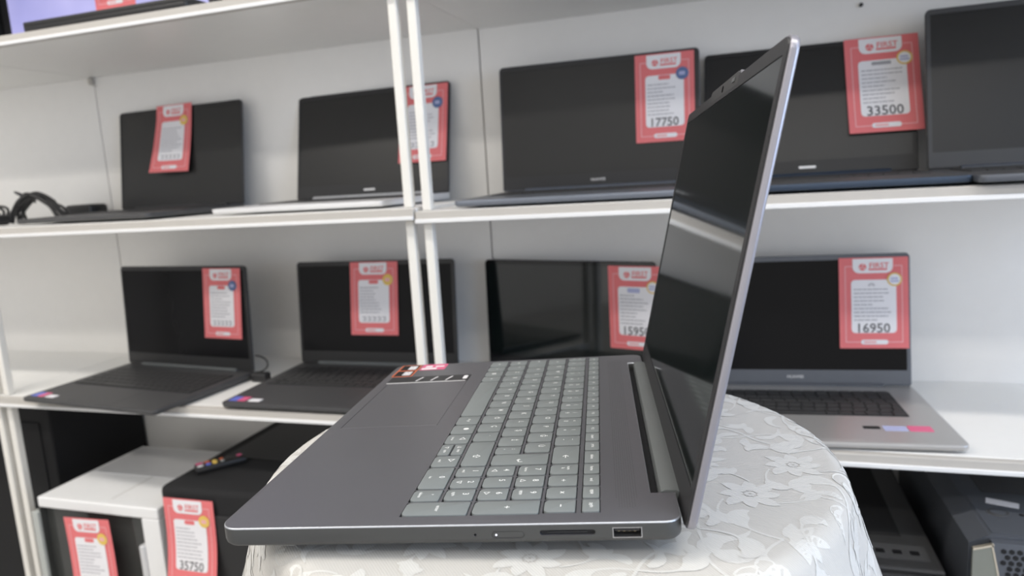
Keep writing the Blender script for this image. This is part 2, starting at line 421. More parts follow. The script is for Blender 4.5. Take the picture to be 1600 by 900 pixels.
rows.append((116.8, 16.4, [('shift', -343, -324.4)] + uni(-324.4, 18.75, ['<'] + list('ZXCVBNMÖÇ') + ['.']) + [('⇧', -118.1, -75.2)] + uni(-75.2, 16.2, [('1', 'end'), ('2', '▽'), ('3', 'pgdn')])))
rows.append((97.9, 16.4, [('ctrl', -343, -322.3), ('fn', -322.3, -306), ('win', -306, -288.2), ('alt', -288.2, -270.5), ('', -270.5, -174), ('alt gr', -174, -154), ('pilot', -154, -134.3),
      (('◁', 'home'), -134.3, -115), (('▷', 'end'), -94.6, -75.2), (('0', 'ins'), -75.2, -42.7), ((',', 'delete'), -42.7, -26.6)]))
keys = []
for y, h, ks in rows:
    for l, a, b in ks: keys.append((l, a + 1.05, b - 1.05, y, y + h))
keys.append(('+', -26.6 + 1.05, -10.4, 135.7, 171.0))
keys.append(('enter', -26.6 + 1.05, -10.4, 97.9, 133.2))
keys.append(('↵', -95.0 + 1.05 + 1.0, -75.2 - 1.05, 135.7, 171.0))
keys.append((('△', 'pgup'), -115 + 1.05, -94.6 - 1.05, 106.8, 114.3))
keys.append((('▽', 'pgdn'), -115 + 1.05, -94.6 - 1.05, 97.9, 105.6))

SIDE = Matrix(((0, 0, 1, 0), (1, 0, 0, 0), (0, 1, 0, 0), (0, 0, 0, 1)))                         # local x -> depth, y -> height, z -> outwards
cg = G()
for l, x0, x1, y0, y1 in keys: cg.box((x0 - .5) * mm, (x1 + .5) * mm, (y0 - .55) * mm, (y1 + .5) * mm, -1.7 * mm, 1 * mm)
cg.box(-277.4 * mm, -157.9 * mm, 9.6 * mm, 83.9 * mm, -0.6 * mm, 1 * mm)
cg.prism(P2(rrect(208.4, -8.2, 222.8, -2.7, 0.6, 2)), -9 * mm, 1 * mm, M=SIDE)                  # usb
cg.prism(P2(rrect(172.3, -6.4, 200.0, -3.6, 1.38, 5)), -8 * mm, 1 * mm, M=SIDE)                 # card slot
cg.prism(P2(rrect(147.8, -7.6, 164.6, -3.8, 1.88, 6)), -0.35 * mm, 1 * mm, M=SIDE)              # power button well
cg.prism(P2(circle(139.4, -5.6, 0.75, 10)), -3 * mm, 1 * mm, M=SIDE)                            # reset pinhole
cut(base, cg.mesh('cutter'))
for p in base.data.polygons: p.use_smooth = False
try:
    for p in base.data.polygons: p.use_smooth = True
    base.data.set_sharp_from_angle(angle=math.radians(35))
except Exception: pass
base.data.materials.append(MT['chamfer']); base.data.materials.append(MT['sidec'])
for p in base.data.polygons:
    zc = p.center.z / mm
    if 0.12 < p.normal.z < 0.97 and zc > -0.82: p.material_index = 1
    elif p.normal.z < 0.12 and zc < -0.7 and not (-344 < p.center.x / mm < -9.3 and 95 < p.center.y / mm < 205): p.material_index = 2  # side faces, by normal, take the shaded copy
G().box(-345 * mm, -8.5 * mm, 95.5 * mm, 204.5 * mm, -2.3 * mm, -1.66 * mm).obj('keyboard_plate', MT['well'], lap)
G().prism(P2(rrect(-277.15, 9.85, -158.15, 83.65, 1.5)), -0.62 * mm, -0.06 * mm, bt=0.12 * mm, seg=1).obj('touchpad', MT['body'], lap)

PAIRSMALL = {'home', 'end', 'pgup', 'pgdn', 'ins', 'delete', 'num'}
kcache = {}
def key_mesh(w, h):
    k = (round(w, 2), round(h, 2))
    if k not in kcache:
        rf = 3.2 if h > 12 else 1.2
        kcache[k] = G().prism(P2(rrect(-w / 2, -h / 2, w / 2, h / 2, (rf, rf, 1.1, 1.1), 4)), -1.64 * mm, 0.55 * mm, bt=0.28 * mm, seg=2).mesh('key')
        for p in kcache[k].polygons: p.use_smooth = True
        kcache[k].set_sharp_from_angle(angle=math.radians(35))
    return kcache[k]
for l, x0, x1, y0, y1 in keys:
    w, h = x1 - x0, y1 - y0
    ko = link('key', key_mesh(w, h), MT['key'], lap); ko.location = ((x0 + x1) / 2 * mm, (y0 + y1) / 2 * mm, 0)
    if l == '': continue
    g = G(); z = 0.575 * mm
    def put(t, size, ox, oy, rz=0):
        c, s = math.cos(rz), math.sin(rz)
        add_text(g, t, size * 1.22 * mm, lambda x, y: (ox * mm + x * c - y * s, oy * mm + x * s + y * c, z))
    if isinstance(l, tuple):
        a, b = l
        if a in ('num',): put('num', 2.4, -1.5, 2.4); put('lk', 2.4, -1.5, -0.6)
        elif b in PAIRSMALL or b in '△▽◁▷':
            if h < 9: put(a, 2.8, -4, 0); put(b, 2.0, 2.5, 0)
            else: put(a, 4.2, -1.0, 3.4); put(b, 2.2 if b in PAIRSMALL else 3.4, -1.0, -3.8)
        else: put(a, 3.8, -2.0, -2.6); put(b, 3.2, -2.0, 3.2)
    elif h < 12: put(l, 2.3, 0, 0.2)
    elif l == 'win':
        for sx in (-1, 1):
            for sy in (-1, 1): g.poly([((sx * 1.0 + dx * .85) * mm, (sy * 1.0 + dy * .85) * mm, z) for dx, dy in ((-1, -1), (1, -1), (1, 1), (-1, 1))])
    elif l == 'pilot': g.poly([(x * mm, y * mm, z) for x, y in circle(-1, 2, 2.0, 16)])
    elif len(l) > 1: put(l, 2.5, 0 if w < 25 else -w / 2 + 6, 0.5)
    elif l in '+÷×−': put(l, 4.6, 0, 0.5)
    elif l in '←↵⇧': put(l, 5.0, w * 0.12, 0)
    else: put(l, 4.2, -2.2, 2.6)
    if len(g.bm.faces): g.obj('legend', MT['legend'], ko)
    else: g.bm.free()

# speaker perforation above the keys
g = G()
for c in range(9):
    y = 211.2 + c * 1.35
    for k in range(160):
        x = -16 - k * 1.95 - (0.97 if c % 2 else 0)
        if (c in (0, 8) and k < 6) or x < -330: continue
        g.poly([(x * mm + .00028 * math.cos(a * PI / 3), y * mm + .00028 * math.sin(a * PI / 3), 0.00003) for a in range(6)])
o = g.obj('speaker_holes', MT['bodydk'], lap); o['kind'] = 'stuff'
# side ports
u = G()
for a, b, c, d in ((208.4, 222.8, -8.2, -7.75), (208.4, 222.8, -3.15, -2.7), (208.4, 208.85, -7.75, -3.15), (222.35, 222.8, -7.75, -3.15)):
    u.box(-8.6 * mm, 0.06 * mm, a * mm, b * mm, c * mm, d * mm)
up_ = u.obj('usb_port', MT['steel'], lap)
G().box(-8.6 * mm, -1.0 * mm, 209.4 * mm, 221.8 * mm, -5.1 * mm, -3.3 * mm).obj('port_tongue', MT['black'], up_)
g = G()
for k in range(4): g.box(-6 * mm, -0.9 * mm, (211 + 2.6 * k) * mm, (212.1 + 2.6 * k) * mm, -5.25 * mm, -5.1 * mm)
g.obj('contacts', MT['gold'], up_)
G().box(-8.9 * mm, -8.3 * mm, 208.5 * mm, 222.7 * mm, -8.1 * mm, -2.8 * mm).obj('port_back', MT['well'], up_)
sl = G().box(-7.9 * mm, -1.4 * mm, 172.6 * mm, 199.7 * mm, -6.3 * mm, -3.7 * mm).obj('card_slot', MT['well'], lap)
G().box(-1.4 * mm, -0.7 * mm, 176 * mm, 196 * mm, -5.2 * mm, -4.9 * mm).obj('slot_spring', MT['bodydk'], sl)
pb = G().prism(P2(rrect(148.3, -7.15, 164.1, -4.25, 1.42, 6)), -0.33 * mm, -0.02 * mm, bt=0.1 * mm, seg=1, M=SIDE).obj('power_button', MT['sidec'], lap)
G().cyl((0.02 * mm, 150.2 * mm, -5.7 * mm), 0.42 * mm, 0.12 * mm, 'X', 10).obj('power_light', MT['led'], pb)
# bottom cover and feet
G().prism(P2(rrect(-LW + 9, 9, -9, LD - 7, 10)), -13.2 * mm, -10.6 * mm, bb=1.2 * mm, seg=2).obj('bottom_cover', MT['bodydk'], lap)
def foot(x0, x1, y0, y1):
    # reaches down to the cloth under its middle
    c = Vector(((x0 + x1) / 2 * mm, (y0 + y1) / 2 * mm, 0)); dz = (LM @ c).z - (TZ + 0.0004)
    G().box(x0 * mm, x1 * mm, y0 * mm, y1 * mm, -max(dz, 0.0145), -12.8 * mm, 0.001).obj('rubber_foot', MT['black'], lap)
foot(-180, -30, 205, 216); foot(-60, -30, 28, 38); foot(-300, -200, 205, 216)
# stickers on the palm rest
st = G().prism(P2(rrect(-346.6, 5.5, -303, 25.5, 1)), 0, 0.15 * mm).obj('sticker', MT['orange'], lap, label='orange-red processor sticker')
for x0, x1 in ((-345, -326.5), (-323.5, -304.6)):
    G().prism(P2(rrect(x0, 7, x1, 24, 0.6)), 0.15 * mm, 0.18 * mm).obj('sticker_panel', MT['blackm'], st)
    g = G()
    for k in range(3): g.prism(P2(rrect(x0 + 3 + 4.6 * k, 14.5, x0 + 6.6 + 4.6 * k, 22.5, 0.3, 1)), 0.18 * mm, 0.2 * mm)
    g.obj('sticker_print', MT['paper'], st)
st = G().prism(P2(rrect(-347, 27, -325, 52.5, 1)), 0, 0.15 * mm).obj('sticker', MT['hotpink'], lap, label='pink graphics sticker')
g = G()
for a, b, c, d in ((-333, -327, 28.5, 44), (-341, -335, 31, 38), (-340, -336, 41, 50)): g.prism(P2(rrect(a, c, b, d, 0.8, 2)), 0.15 * mm, 0.18 * mm)
g.obj('sticker_print', MT['paper'], st)
st = G().prism(P2(rrect(-300.5, 8, -280, 84, 1)), 0, 0.3 * mm).obj('sticker', MT['bezel'], lap, label='long black strip sticker')
g = G().prism(P2(rrect(-280.6, 8, -278.9, 82, 0.5)), 0, 0.4 * mm); g.obj('sticker_edge', MT['silverw'], st)
g = G()
for y in (38, 52, 66): g.prism(P2([(-297, y), (-284, y - 4), (-284, y - 2.6), (-297, y + 1.6)]), 0.3 * mm, 0.33 * mm)
g.prism(P2(rrect(-297, 78, -286, 82, .5)), 0.3 * mm, 0.33 * mm)
g.obj('sticker_print', MT['paper'], st)
# hinge bar in the recess
hb = G().prism([(234.2 * mm, -9 * mm), (247.5 * mm, -9 * mm), (247.5 * mm, -1.5 * mm), (243 * mm, 0.6 * mm), (237.5 * mm, 0.9 * mm), (235.2 * mm, 0.0 * mm), (234.2 * mm, -2.0 * mm)], -316.3 * mm, -34.2 * mm,
               M=Matrix(((0, 0, 1, 0), (1, 0, 0, 0), (0, 1, 0, 0), (0, 0, 0, 1)))).obj('hinge_cover', MT['hingeg'], lap, smooth=True)
G().box(-316.8 * mm, -33.7 * mm, 229.8 * mm, 234.0 * mm, -10.2 * mm, -7 * mm).obj('vent_slot', MT['well'], lap)
# lid: local x = laptop x, y = up the lid, z = out of the screen towards the user
A = math.radians(76.47)
LIDM = Matrix(((1, 0, 0, 0), (0, math.cos(A), -math.sin(A), 243.57 * mm), (0, math.sin(A), math.cos(A), -6.3 * mm), (0, 0, 0, 1)))
LL = 237.0
tab = [(-112, LL), (-116, LL + 2.6), (-214, LL + 2.6), (-218, LL)]
q = rrect(-LW, 0, 0, LL, (7, 7, 8, 8), 7); lo_ = q[:24] + tab + q[24:]
lid = G().prism(P2(lo_), -5.0 * mm, -0.6 * mm, bt=0.5 * mm, bb=1.6 * mm, seg=3).obj('lid', MT['lidmet'], lap, smooth=True)
lid.matrix_local = LIDM
def ring(outer, inner, z0, z1):
    """frame between two loops with the same number of points"""
    g = G(); n = len(outer)
    R = [[g.bm.verts.new((p[0] * mm, p[1] * mm, z * mm)) for p in L] for L, z in ((outer, z0), (outer, z1), (inner, z1), (inner, z0))]
    for k in range(n):
        for i in range(4):
            g.bm.faces.new((R[i][k], R[i][(k + 1) % n], R[(i + 1) % 4][(k + 1) % n], R[(i + 1) % 4][k]))
    return g
SX0, SX1, SY0, SY1 = -LW + 7.5, -7.0, 20.0, 228.2
ring(rrect(-LW + 1.2, 1.2, -1.2, LL - 1.0, (6, 6, 7, 7), 4), rrect(SX0, SY0, SX1, SY1, 1.5, 4), -0.7, 0.35).obj('bezel', MT['bezel'], lid)
G().prism(P2(rrect(SX0 - .5, SY0 - .5, SX1 + .5, SY1 + .5, 1.5)), -0.6 * mm, -0.05 * mm).obj('screen', MT['screen'], lid)
wc = G().prism(P2([(-113.5, LL - 6.5), (-113.5, LL + .2), (-117, LL + 1.8), (-213, LL + 1.8), (-216.5, LL + .2), (-216.5, LL - 6.5)][::-1]), -0.6 * mm, 0.42 * mm, bt=.1 * mm, seg=1).obj('webcam_housing', MT['bezel2'], lid)
G().cyl((-166 * mm, (LL - 2.5) * mm, 0.5 * mm), 2.2 * mm, 0.5 * mm, 'Z', 16).obj('webcam_lens', MT['blackg'], lid)
G().box(-131 * mm, -123 * mm, (LL - 3.6) * mm, (LL - 1.0) * mm, 0.4 * mm, 1.2 * mm, .0003).obj('privacy_slider', MT['hingeg'], lid)
G().prism(P2(rrect(-312, -1.5, -38, 3.5, 1)), -4.2 * mm, 0.2 * mm).obj('hinge_gasket', MT['bezel'], lid)

# ------------------------------------------------------------------ price tags
def price_tag(label, O, ax, upv, w, h, price, badge, bend=None, mark='bar', skew=0.0, legible=True):
    """O = top-left corner, ax = unit vector to the right, upv = unit vector up; bend(v) = distance out of the plane at v below the top"""
    nrm = ax.cross(upv).normalized()
    M = Matrix((ax, upv, nrm)).transposed().to_4x4(); M.translation = O
    t = thing('price_tag', label, 'price tag', M=M, group='red price tags')
    b = bend or (lambda x, v: 0.0)
    def flat(name, outlines, z, m, parent=None, th=0.0):
        g = G()
        for pts in outlines:
            f0 = g.bm.faces.new([g.bm.verts.new((x, -y, 0)) for x, y in pts])
        bmesh.ops.recalc_face_normals(g.bm, faces=g.bm.faces)
        if bend:
            for k in range(1, 12):
                bmesh.ops.bisect_plane(g.bm, geom=g.bm.verts[:] + g.bm.edges[:] + g.bm.faces[:], plane_co=(0, -h * k / 12, 0), plane_no=(0, 1, 0))
            for k in range(1, 6):
                bmesh.ops.bisect_plane(g.bm, geom=g.bm.verts[:] + g.bm.edges[:] + g.bm.faces[:], plane_co=(w * k / 6, 0, 0), plane_no=(1, 0, 0))
        for v in g.bm.verts:
            v.co.z = z + b(v.co.x, -v.co.y); v.co.x += skew * v.co.y
        if th:
            r = bmesh.ops.extrude_face_region(g.bm, geom=g.bm.faces[:])
            for v in [e for e in r['geom'] if isinstance(e, bmesh.types.BMVert)]: v.co.z -= th
        return g.obj(name, m, parent or t)
    L = 0.00035
    flat('sheet', [rrect(0, 0, w, h, 0.001, 2)], 0, MT['red'], th=0.0006)
    m_ = 0.085 * w
    x0, x1, y0, y1, lw = m_, w - m_, 0.10 * h, 0.935 * h, 0.0014
    flat('border_line', [[(x0, y0), (x0 + lw, y0), (x0 + lw, y1), (x0, y1)], [(x1 - lw, y0), (x1, y0), (x1, y1), (x1 - lw, y1)],
                         [(x0 + lw, y1 - lw), (x1 - lw, y1 - lw), (x1 - lw, y1), (x0 + lw, y1)], [(x0, y0 - lw), (x0 + .12 * w, y0 - lw), (x0 + .12 * w, y0), (x0, y0)], [(x1 - .12 * w, y0 - lw), (x1, y0 - lw), (x1, y0), (x1 - .12 * w, y0)]], L, MT['pink'])
    hd = flat('header', [rrect(0.20 * w, 0.002, 0.78 * w, 0.172 * h, (0.001, 0.001, .010, .010), 4)], 2 * L, MT['paper'])
    lg = [circle(0.345 * w, 0.105 * h, 0.055 * w, 18)]
    lo = flat('logo', lg, 3 * L, MT['red'], hd)
    flat('logo_swirl', [[(0.345 * w + r * math.cos(a), 0.105 * h + r * math.sin(a)) for r, a in ((0.012 * w, a0), (0.05 * w, a0 + .35), (0.05 * w, a0 + .6), (0.012 * w, a0 + .9))] for a0 in (0.2, 2.3, 4.4)], 4 * L, MT['paper'], hd)
    def lettering(name, body, size, cx, cy, m, z, parent=None, sx=1.0):
        g = G()
        def f(x, y):
            px, py = cx + x * sx, cy - y
            return (px - skew * py, -py, z + b(px, py))
        add_text(g, body, size, f)
        return g.obj(name, m, parent or t)
    lettering('header_lettering', 'FIRST', 0.115 * w, 0.585 * w, 0.088 * h, MT['red'], 3 * L, hd, 1.05)
    flat('header_bar', [rrect(0.43 * w, 0.122 * h, 0.70 * w, 0.142 * h, 0.001, 2)], 3 * L, MT['red'], hd)
    px0, px1, py0, py1 = 0.175 * w, 0.825 * w, 0.245 * h, 0.83 * h
    pn = flat('panel', [rrect(px0, py0, px1, py1, 0.006, 4)], 2 * L, MT['paper'])
    if mark == 'bar': flat('brand_bar', [rrect(0.36 * w, 0.262 * h, 0.62 * w, 0.298 * h, 0.001, 2)], 3 * L, MT['inkg'], pn)
    elif mark == 'lav': flat('brand_bar', [rrect(0.35 * w, 0.262 * h, 0.57 * w, 0.315 * h, 0.001, 2)], 3 * L, MT['lav'], pn)
    elif mark == 'red': flat('brand_bar', [rrect(0.40 * w, 0.250 * h, 0.60 * w, 0.298 * h, 0.002, 2)], 3 * L, MT['red'], pn)
    elif mark == 'fan':
        cx, cy = 0.47 * w, 0.315 * h
        flat('brand_fan', [[(cx + r * w * math.cos(a), cy - r * w * math.sin(a)) for r, a in ((0.012, a0), (0.045, a0 - .17), (0.055, a0), (0.045, a0 + .17))] for a0 in (0.25, 0.75, 1.3, 1.85, 2.4, 2.9)], 3 * L, MT['inkg'], pn)
    rr = random.Random(hash(label) % 1000 if False else len(label) * 7 + int(w * 1e5))
    segs = []
    for k in range(9):
        y = (0.345 + 0.042 * k) * h; x = px0 + 0.035 * w; end = px0 + w * rr.uniform(0.30, 0.60)
        while x < end:
            l = rr.uniform(0.03, 0.10) * w; segs.append([(x, y), (min(x + l, end), y), (min(x + l, end), y + 0.0016), (x, y + 0.0016)]); x += l + 0.010 * w
    flat('text_lines', segs, 3 * L, MT['inkg'], pn)
    if legible: lettering('price_lettering', price, 0.205 * w, 0.5 * w, 0.775 * h, MT['ink'], 3 * L, pn, 0.98)
    else:
        g = []
        for k in range(5):
            x = 0.25 * w + 0.105 * w * k; yb = 0.745 * h
            g += [rrect(x, yb, x + 0.075 * w, yb + 0.012 * h, .0005, 1), rrect(x, yb + .050 * h, x + 0.075 * w, yb + .062 * h, .0005, 1), rrect(x + 0.05 * w, yb + .012 * h, x + 0.075 * w, yb + 0.050 * h, .0005, 1)]
        flat('price_strokes', g, 3 * L, MT['inkg'], pn)
    flat('footer_pill', [rrect(0.31 * w, 0.905 * h, 0.70 * w, 0.955 * h, 0.0033, 4)], 2 * L, MT['paper'])
    flat('footer_print', [rrect(0.35 * w, 0.918 * h, 0.53 * w, 0.942 * h, 0.001, 2)], 3 * L, MT['pink'])
    bc, br = (0.80 * w, 0.245 * h), 0.105 * w
    bm_ = {'blue': 'badgeb', 'yellow': 'badgey', 'white': 'badgey'}[badge]
    bd = flat('badge', [circle(*bc, br, 28)], 4 * L, MT[bm_])
    if badge == 'white':
        flat('badge_face', [circle(*bc, br * 0.80, 24)], 5 * L, MT['paper'], bd)
        flat('badge_print', [rrect(bc[0] - br * .55, bc[1] - br * .25, bc[0] + br * .45, bc[1] - br * .02, .0004, 1), rrect(bc[0] - br * .6, bc[1] + .15 * br, bc[0] + br * .6, bc[1] + br * .38, .0004, 1)], 6 * L, MT['lav'], bd)
    else:
        flat('badge_print', [rrect(bc[0] - br * .5, bc[1] - br * .3, bc[0] + br * .45, bc[1] + br * .3, .0006, 1)], 5 * L, MT['lav' if badge == 'blue' else 'pink'], bd)
    return t

# ------------------------------------------------------------------ laptops on the shelves
kc2 = {}
def shelf_laptop(label, X, Y, z, yaw, lean, w, h, bd, shell, deck, keym, lidm, bez, scr, kb=(0.9, 0), keys_apart=True, chin=None, hinge=None, stickers=(), thick=0.0155, pad=True, lidthick=0.0055):
    yaw = math.radians(yaw); lean = math.radians(lean)
    t = thing('laptop', label, 'laptop', loc=(X, Y, z), rz=yaw, group='display laptops on the shelves')
    hz = 0.016
    # base: thinner towards the front
    g = G()
    o2 = rrect(-w / 2, -bd, w / 2, 0.010, (.010, .010, .006, .006), 5)
    g.prism(o2, 0.0025, hz, bt=0.0012, bb=0.004, seg=2)
    for v in g.bm.verts:
        f = min(1, max(0, -v.co.y / bd)); v.co.z -= (0.0035 * f if v.co.z > 0.008 else -0.001 * f)
    g.obj('base', shell, t, smooth=True)
    def dz(y): return hz - 0.0035 * min(1, max(0, -y / bd))
    tilt = math.atan2(0.0035, bd)
    TM = Matrix.Translation((0, 0, hz)) @ Matrix.Rotation(tilt, 4, 'X')
    e = 0.0003
    G().prism(rrect(-w / 2 + .004, -bd + .004, w / 2 - .004, -0.012, .008), -0.0005, e, M=TM).obj('palm_rest', deck, t)
    kw = w * kb[0]; kx = kb[1]; ky1 = -0.030; ky0 = ky1 - 0.112
    if kb[0] > 0:
        G().prism(rrect(kx - kw / 2, ky0, kx + kw / 2, ky1, .003), 0, e * 2, M=TM).obj('keyboard_plate', MT['well'], t)
        nc = round(kw / 0.0192); p = (kw - .004) / nc; rowh = 0.0178
        ks = []
        for r in range(6):
            y0 = ky0 + 0.003 + r * (rowh + 0.0005)
            x = kx - kw / 2 + 0.002
            if r == 0:
                c = 0
                while c < nc:
                    n = 5 if c == 4 else 1; n = min(n, nc - c); ks.append((x + c * p, x + (c + n) * p, y0)); c += n
            else:
                off = (0, .25, .4, .2, 0, 0)[r] * p
                ks.append((x, x + p + off, y0))
                for c in range(1, nc - 1): ks.append((x + off + c * p, x + off + (c + 1) * p, y0))
                ks.append((x + off + (nc - 1) * p, x + nc * p, y0))
        if keys_apart:
            for a, b, y0 in ks:
                k = (round(b - a, 4),)
                if k not in kc2: kc2[k] = G().box(-(b - a) / 2 + .001, (b - a) / 2 - .001, -.0078, .0078, 0, .0014, 0.0005, 1).mesh('key')
                me = kc2[k]
                ob = bpy.data.objects.new('key', me); COL.objects.link(ob); ob.parent = t
                if not me.materials: me.materials.append(None)
                ob.material_slots[0].link = 'OBJECT'; ob.material_slots[0].material = keym
                ob.matrix_local = TM @ Matrix.Translation(((a + b) / 2, y0 + rowh / 2, e * 2))
        else:
            g = G()
            for a, b, y0 in ks: g.box(a + .001, b - .001, y0 + .001, y0 + rowh - .001, e * 2, e * 2 + .0012)
            bmesh.ops.transform(g.bm, matrix=TM, verts=g.bm.verts)
            o = g.obj('keys', keym, t); o['kind'] = 'stuff'
    if pad: G().prism(rrect(kx - .058, -bd + .010, kx + .058, ky0 - .008, .003), e, e * 2, M=TM).obj('touchpad', deck, t)
    for (sx, sy, sw, sh, mk) in stickers:
        G().prism(rrect(sx, -bd + sy, sx + sw, -bd + sy + sh, .001, 2), e, e * 2.5, M=TM).obj('sticker', MT[mk], t)
    G().prism([(-0.002, hz - .002), (0.008, hz - .002), (0.008, hz + .003), (0.003, hz + .0055), (-0.002, hz + .002)], -w * .38, w * .38, M=Matrix(((0, 0, 1, 0), (1, 0, 0, 0), (0, 1, 0, 0), (0, 0, 0, 1)))).obj('hinge_cover', hinge or shell, t)
    # lid; its local z points up the lid, -y out of the screen
    LMt = Matrix.Translation((0, 0.003, hz)) @ Matrix.Rotation(-lean, 4, 'X')
    XZ = Matrix(((1, 0, 0, 0), (0, 0, -1, 0), (0, 1, 0, 0), (0, 0, 0, 1)))   # x,y,z -> x,-z,y
    ld = G().prism(rrect(-w / 2, 0.001, w / 2, h, (.003, .003, .008, .008), 5), -lidthick, 0, bb=0.0015, bt=.0006, seg=2, M=XZ).obj('lid', lidm, t, smooth=True)
    ld.matrix_local = LMt
    side, top, ch = 0.0065, 0.009, 0.026
    ring2(rrect(-w / 2 + .0012, .003, w / 2 - .0012, h - .0012, (.003, .003, .007, .007), 4), rrect(-w / 2 + side, ch, w / 2 - side, h - top, .001, 4), -.0005, .0012, XZ).obj('bezel', bez, ld)
    G().prism(rrect(-w / 2 + side - .001, ch - .001, w / 2 - side + .001, h - top + .001, .001), -.0005, .0004, M=XZ).obj('screen', scr, ld)
    if chin:
        g = G()
        if chin == 'bar': g.prism(rrect(-.013, .0125, .013, .0165, .001, 2), .0012, .0015, M=XZ)
        elif chin == 'dots':
            for cx, r in ((-.006, .0028), (.004, .0042)): g.prism(circle(cx, .013, r, 14), .0012, .0015, M=XZ)
        else: add_text(g, chin, 0.0068, lambda x, y: (x, -.0014, y + .0145))
        g.obj('chin_logo', MT['silverw'], ld)
    M = t.matrix_world
    R = Matrix.Rotation(yaw, 3, 'Z'); axv = R @ Vector((1, 0, 0)); upv = R @ Vector((0, math.sin(lean), math.cos(lean)))
    O = Vector((X, Y, z)) + R @ Vector((0, 0.003, hz)); nr = axv.cross(upv)
    return lambda lx, ly, off=0.0035: (O + axv * lx + upv * ly + nr * off, axv, upv)
def ring2(outer, inner, z0, z1, M):
    g = G(); n = len(outer)
    R = [[g.bm.verts.new(M @ Vector((p[0], p[1], z))) for p in L] for L, z in ((outer, z0), (outer, z1), (inner, z1), (inner, z0))]
    for k in range(n):
        for i in range(4): g.bm.faces.new((R[i][k], R[i][(k + 1) % n], R[(i + 1) % 4][(k + 1) % n], R[(i + 1) % 4][k]))
    return g
ST = [(-.168, .012, .018, .022, 'blue'), (-.150, .012, .016, .022, 'hotpink'), (-.128, .012, .024, .014, 'paper')]
TW, TH = 0.105, 0.150
zm, zmr, zl, zlr = ZL[2], ZR[2], ZL[1], ZR[1]
f = shelf_laptop('black open laptop with a curled unreadable red tag, left on the middle shelf', -.9096, .9952, zm, -3.96, 7.9, .356, .222, .245, MT['dkgrey'], MT['dkgrey'], MT['dkgrey2'], MT['dkgrey'], MT['black'], MT['screenm'], keys_apart=False)
O, a, u = f(-.0586, .2265)
price_tag('red price tag with a yellow badge curling away from the left middle-shelf laptop', O, a, u, .102, .150, '', 'yellow', bend=lambda x, v: .0006 + 0.55 * max(0, v - .03) ** 2 + .10 * max(0, v - .03) * (1 - x / .102), skew=0.04, legible=False, mark='none')
f = shelf_laptop('open laptop with pale silver base behind the two white posts on the middle shelf', -.4381, .9968, zm, -3.58, 10.9, .356, .218, .245, MT['silverw'], MT['silverw'], MT['dkgrey2'], MT['dkgrey'], MT['bezel'], MT['screenm'], keys_apart=False, chin='bar')
O, a, u = f(.0705, .2135)
price_tag('red price tag with a blue badge behind the two white posts', O, a, u, TW, .152, '', 'blue', legible=False, mark='none', skew=.012, bend=lambda x, v: .0004 + .2 * max(0, v - .06) ** 2)
f = shelf_laptop('grey-blue open laptop under the tag reading 17750 on the middle shelf', .0338, .9744, zmr, .82, 4.7, .357, .227, .26, MT['greyblue'], MT['slate'], MT['dkgrey2'], MT['slate'], MT['bezel'], MT['screenm'], keys_apart=False, chin='HUAWEI')
O, a, u = f(.0697, .2222)
price_tag('red price tag reading 17750 with a blue badge', O, a, u, .100, TH, '17750', 'blue', mark='red')
f = shelf_laptop('navy open laptop under the tag reading 33500 on the middle shelf', .381, .975, zmr, 0, 14, .325, .222, .27, MT['navy'], MT['dkgrey'], MT['dkgrey2'], MT['dkgrey'], MT['black'], MT['screenm'], keys_apart=False, chin='bar')
O, a, u = f(.0582, .2215)
price_tag('red price tag reading 33500 with a yellow-rimmed white badge, slightly askew', O, a, u, .108, .158, '33500', 'white', mark='bar', skew=-.035, bend=lambda x, v: .0004 + .3 * max(0, v - .05) ** 2)
f = shelf_laptop('dark grey open laptop cut off by the right edge on the middle shelf', .7280, .933, zmr, -1, 12, .362, .248, .25, MT['slate'], MT['dkgrey'], MT['dkgrey2'], MT['dkgrey'], MT['dkgrey'], MT['screenm'], keys_apart=False)
f = shelf_laptop('black open laptop at the left end of the lower shelf with a charging plug', -.8462, .889, zl, -5.86, 3.1, .357, .216, .235, MT['dkgrey'], MT['dkgrey'], MT['dkgrey2'], MT['dkgrey'], MT['black'], MT['screend'], hinge=MT['hingeg'], stickers=ST)
O, a, u = f(.0670, .2115)
price_tag('red price tag with a dark blue badge on the leftmost lower-shelf laptop', O, a, u, .1005, .145, '', 'blue', legible=False, mark='red', skew=.06)
f = shelf_laptop('black open laptop on the lower shelf behind the two white posts', -.4275, .9459, zl, .05, 5, .353, .211, .250, MT['dkgrey'], MT['dkgrey'], MT['dkgrey2'], MT['dkgrey'], MT['black'], MT['screend'], hinge=MT['hingeg'], stickers=ST)
O, a, u = f(-.0489, .2085)
price_tag('red price tag with a yellow badge on the lower-shelf laptop behind the posts', O, a, u, .106, .148, '', 'yellow', legible=False, mark='red', skew=.03)
f = shelf_laptop('glossy black open laptop under the tag reading 15950 behind the grey laptop', -.0403, .9766, zlr, -15.0, 1.5, .358, .217, .235, MT['black'], MT['black'], MT['dkgrey2'], MT['black'], MT['blackg'], MT['screen'], keys_apart=False, chin='dots')
O, a, u = f(.0906, .2095)
price_tag('red price tag reading 15950 partly hidden by the grey laptop lid', O, a, u, TW, TH, '15950', 'white', mark='lav', skew=-.01)
f = shelf_laptop('silver open laptop with black keys under the tag reading 16950', .3617, .9486, zlr, 3.76, 7.9, .357, .219, .245, MT['silver'], MT['silver'], MT['dkgrey2'], MT['slate'], MT['slate'], MT['screend'], kb=(.78, -.004), chin='HUAWEI', hinge=MT['slate'],
                 stickers=[(.062, .052, .022, .010, 'blackm'), (.088, .046, .030, .018, 'lav'), (.120, .046, .030, .020, 'hotpink')])
O, a, u = f(.0704, .2125)
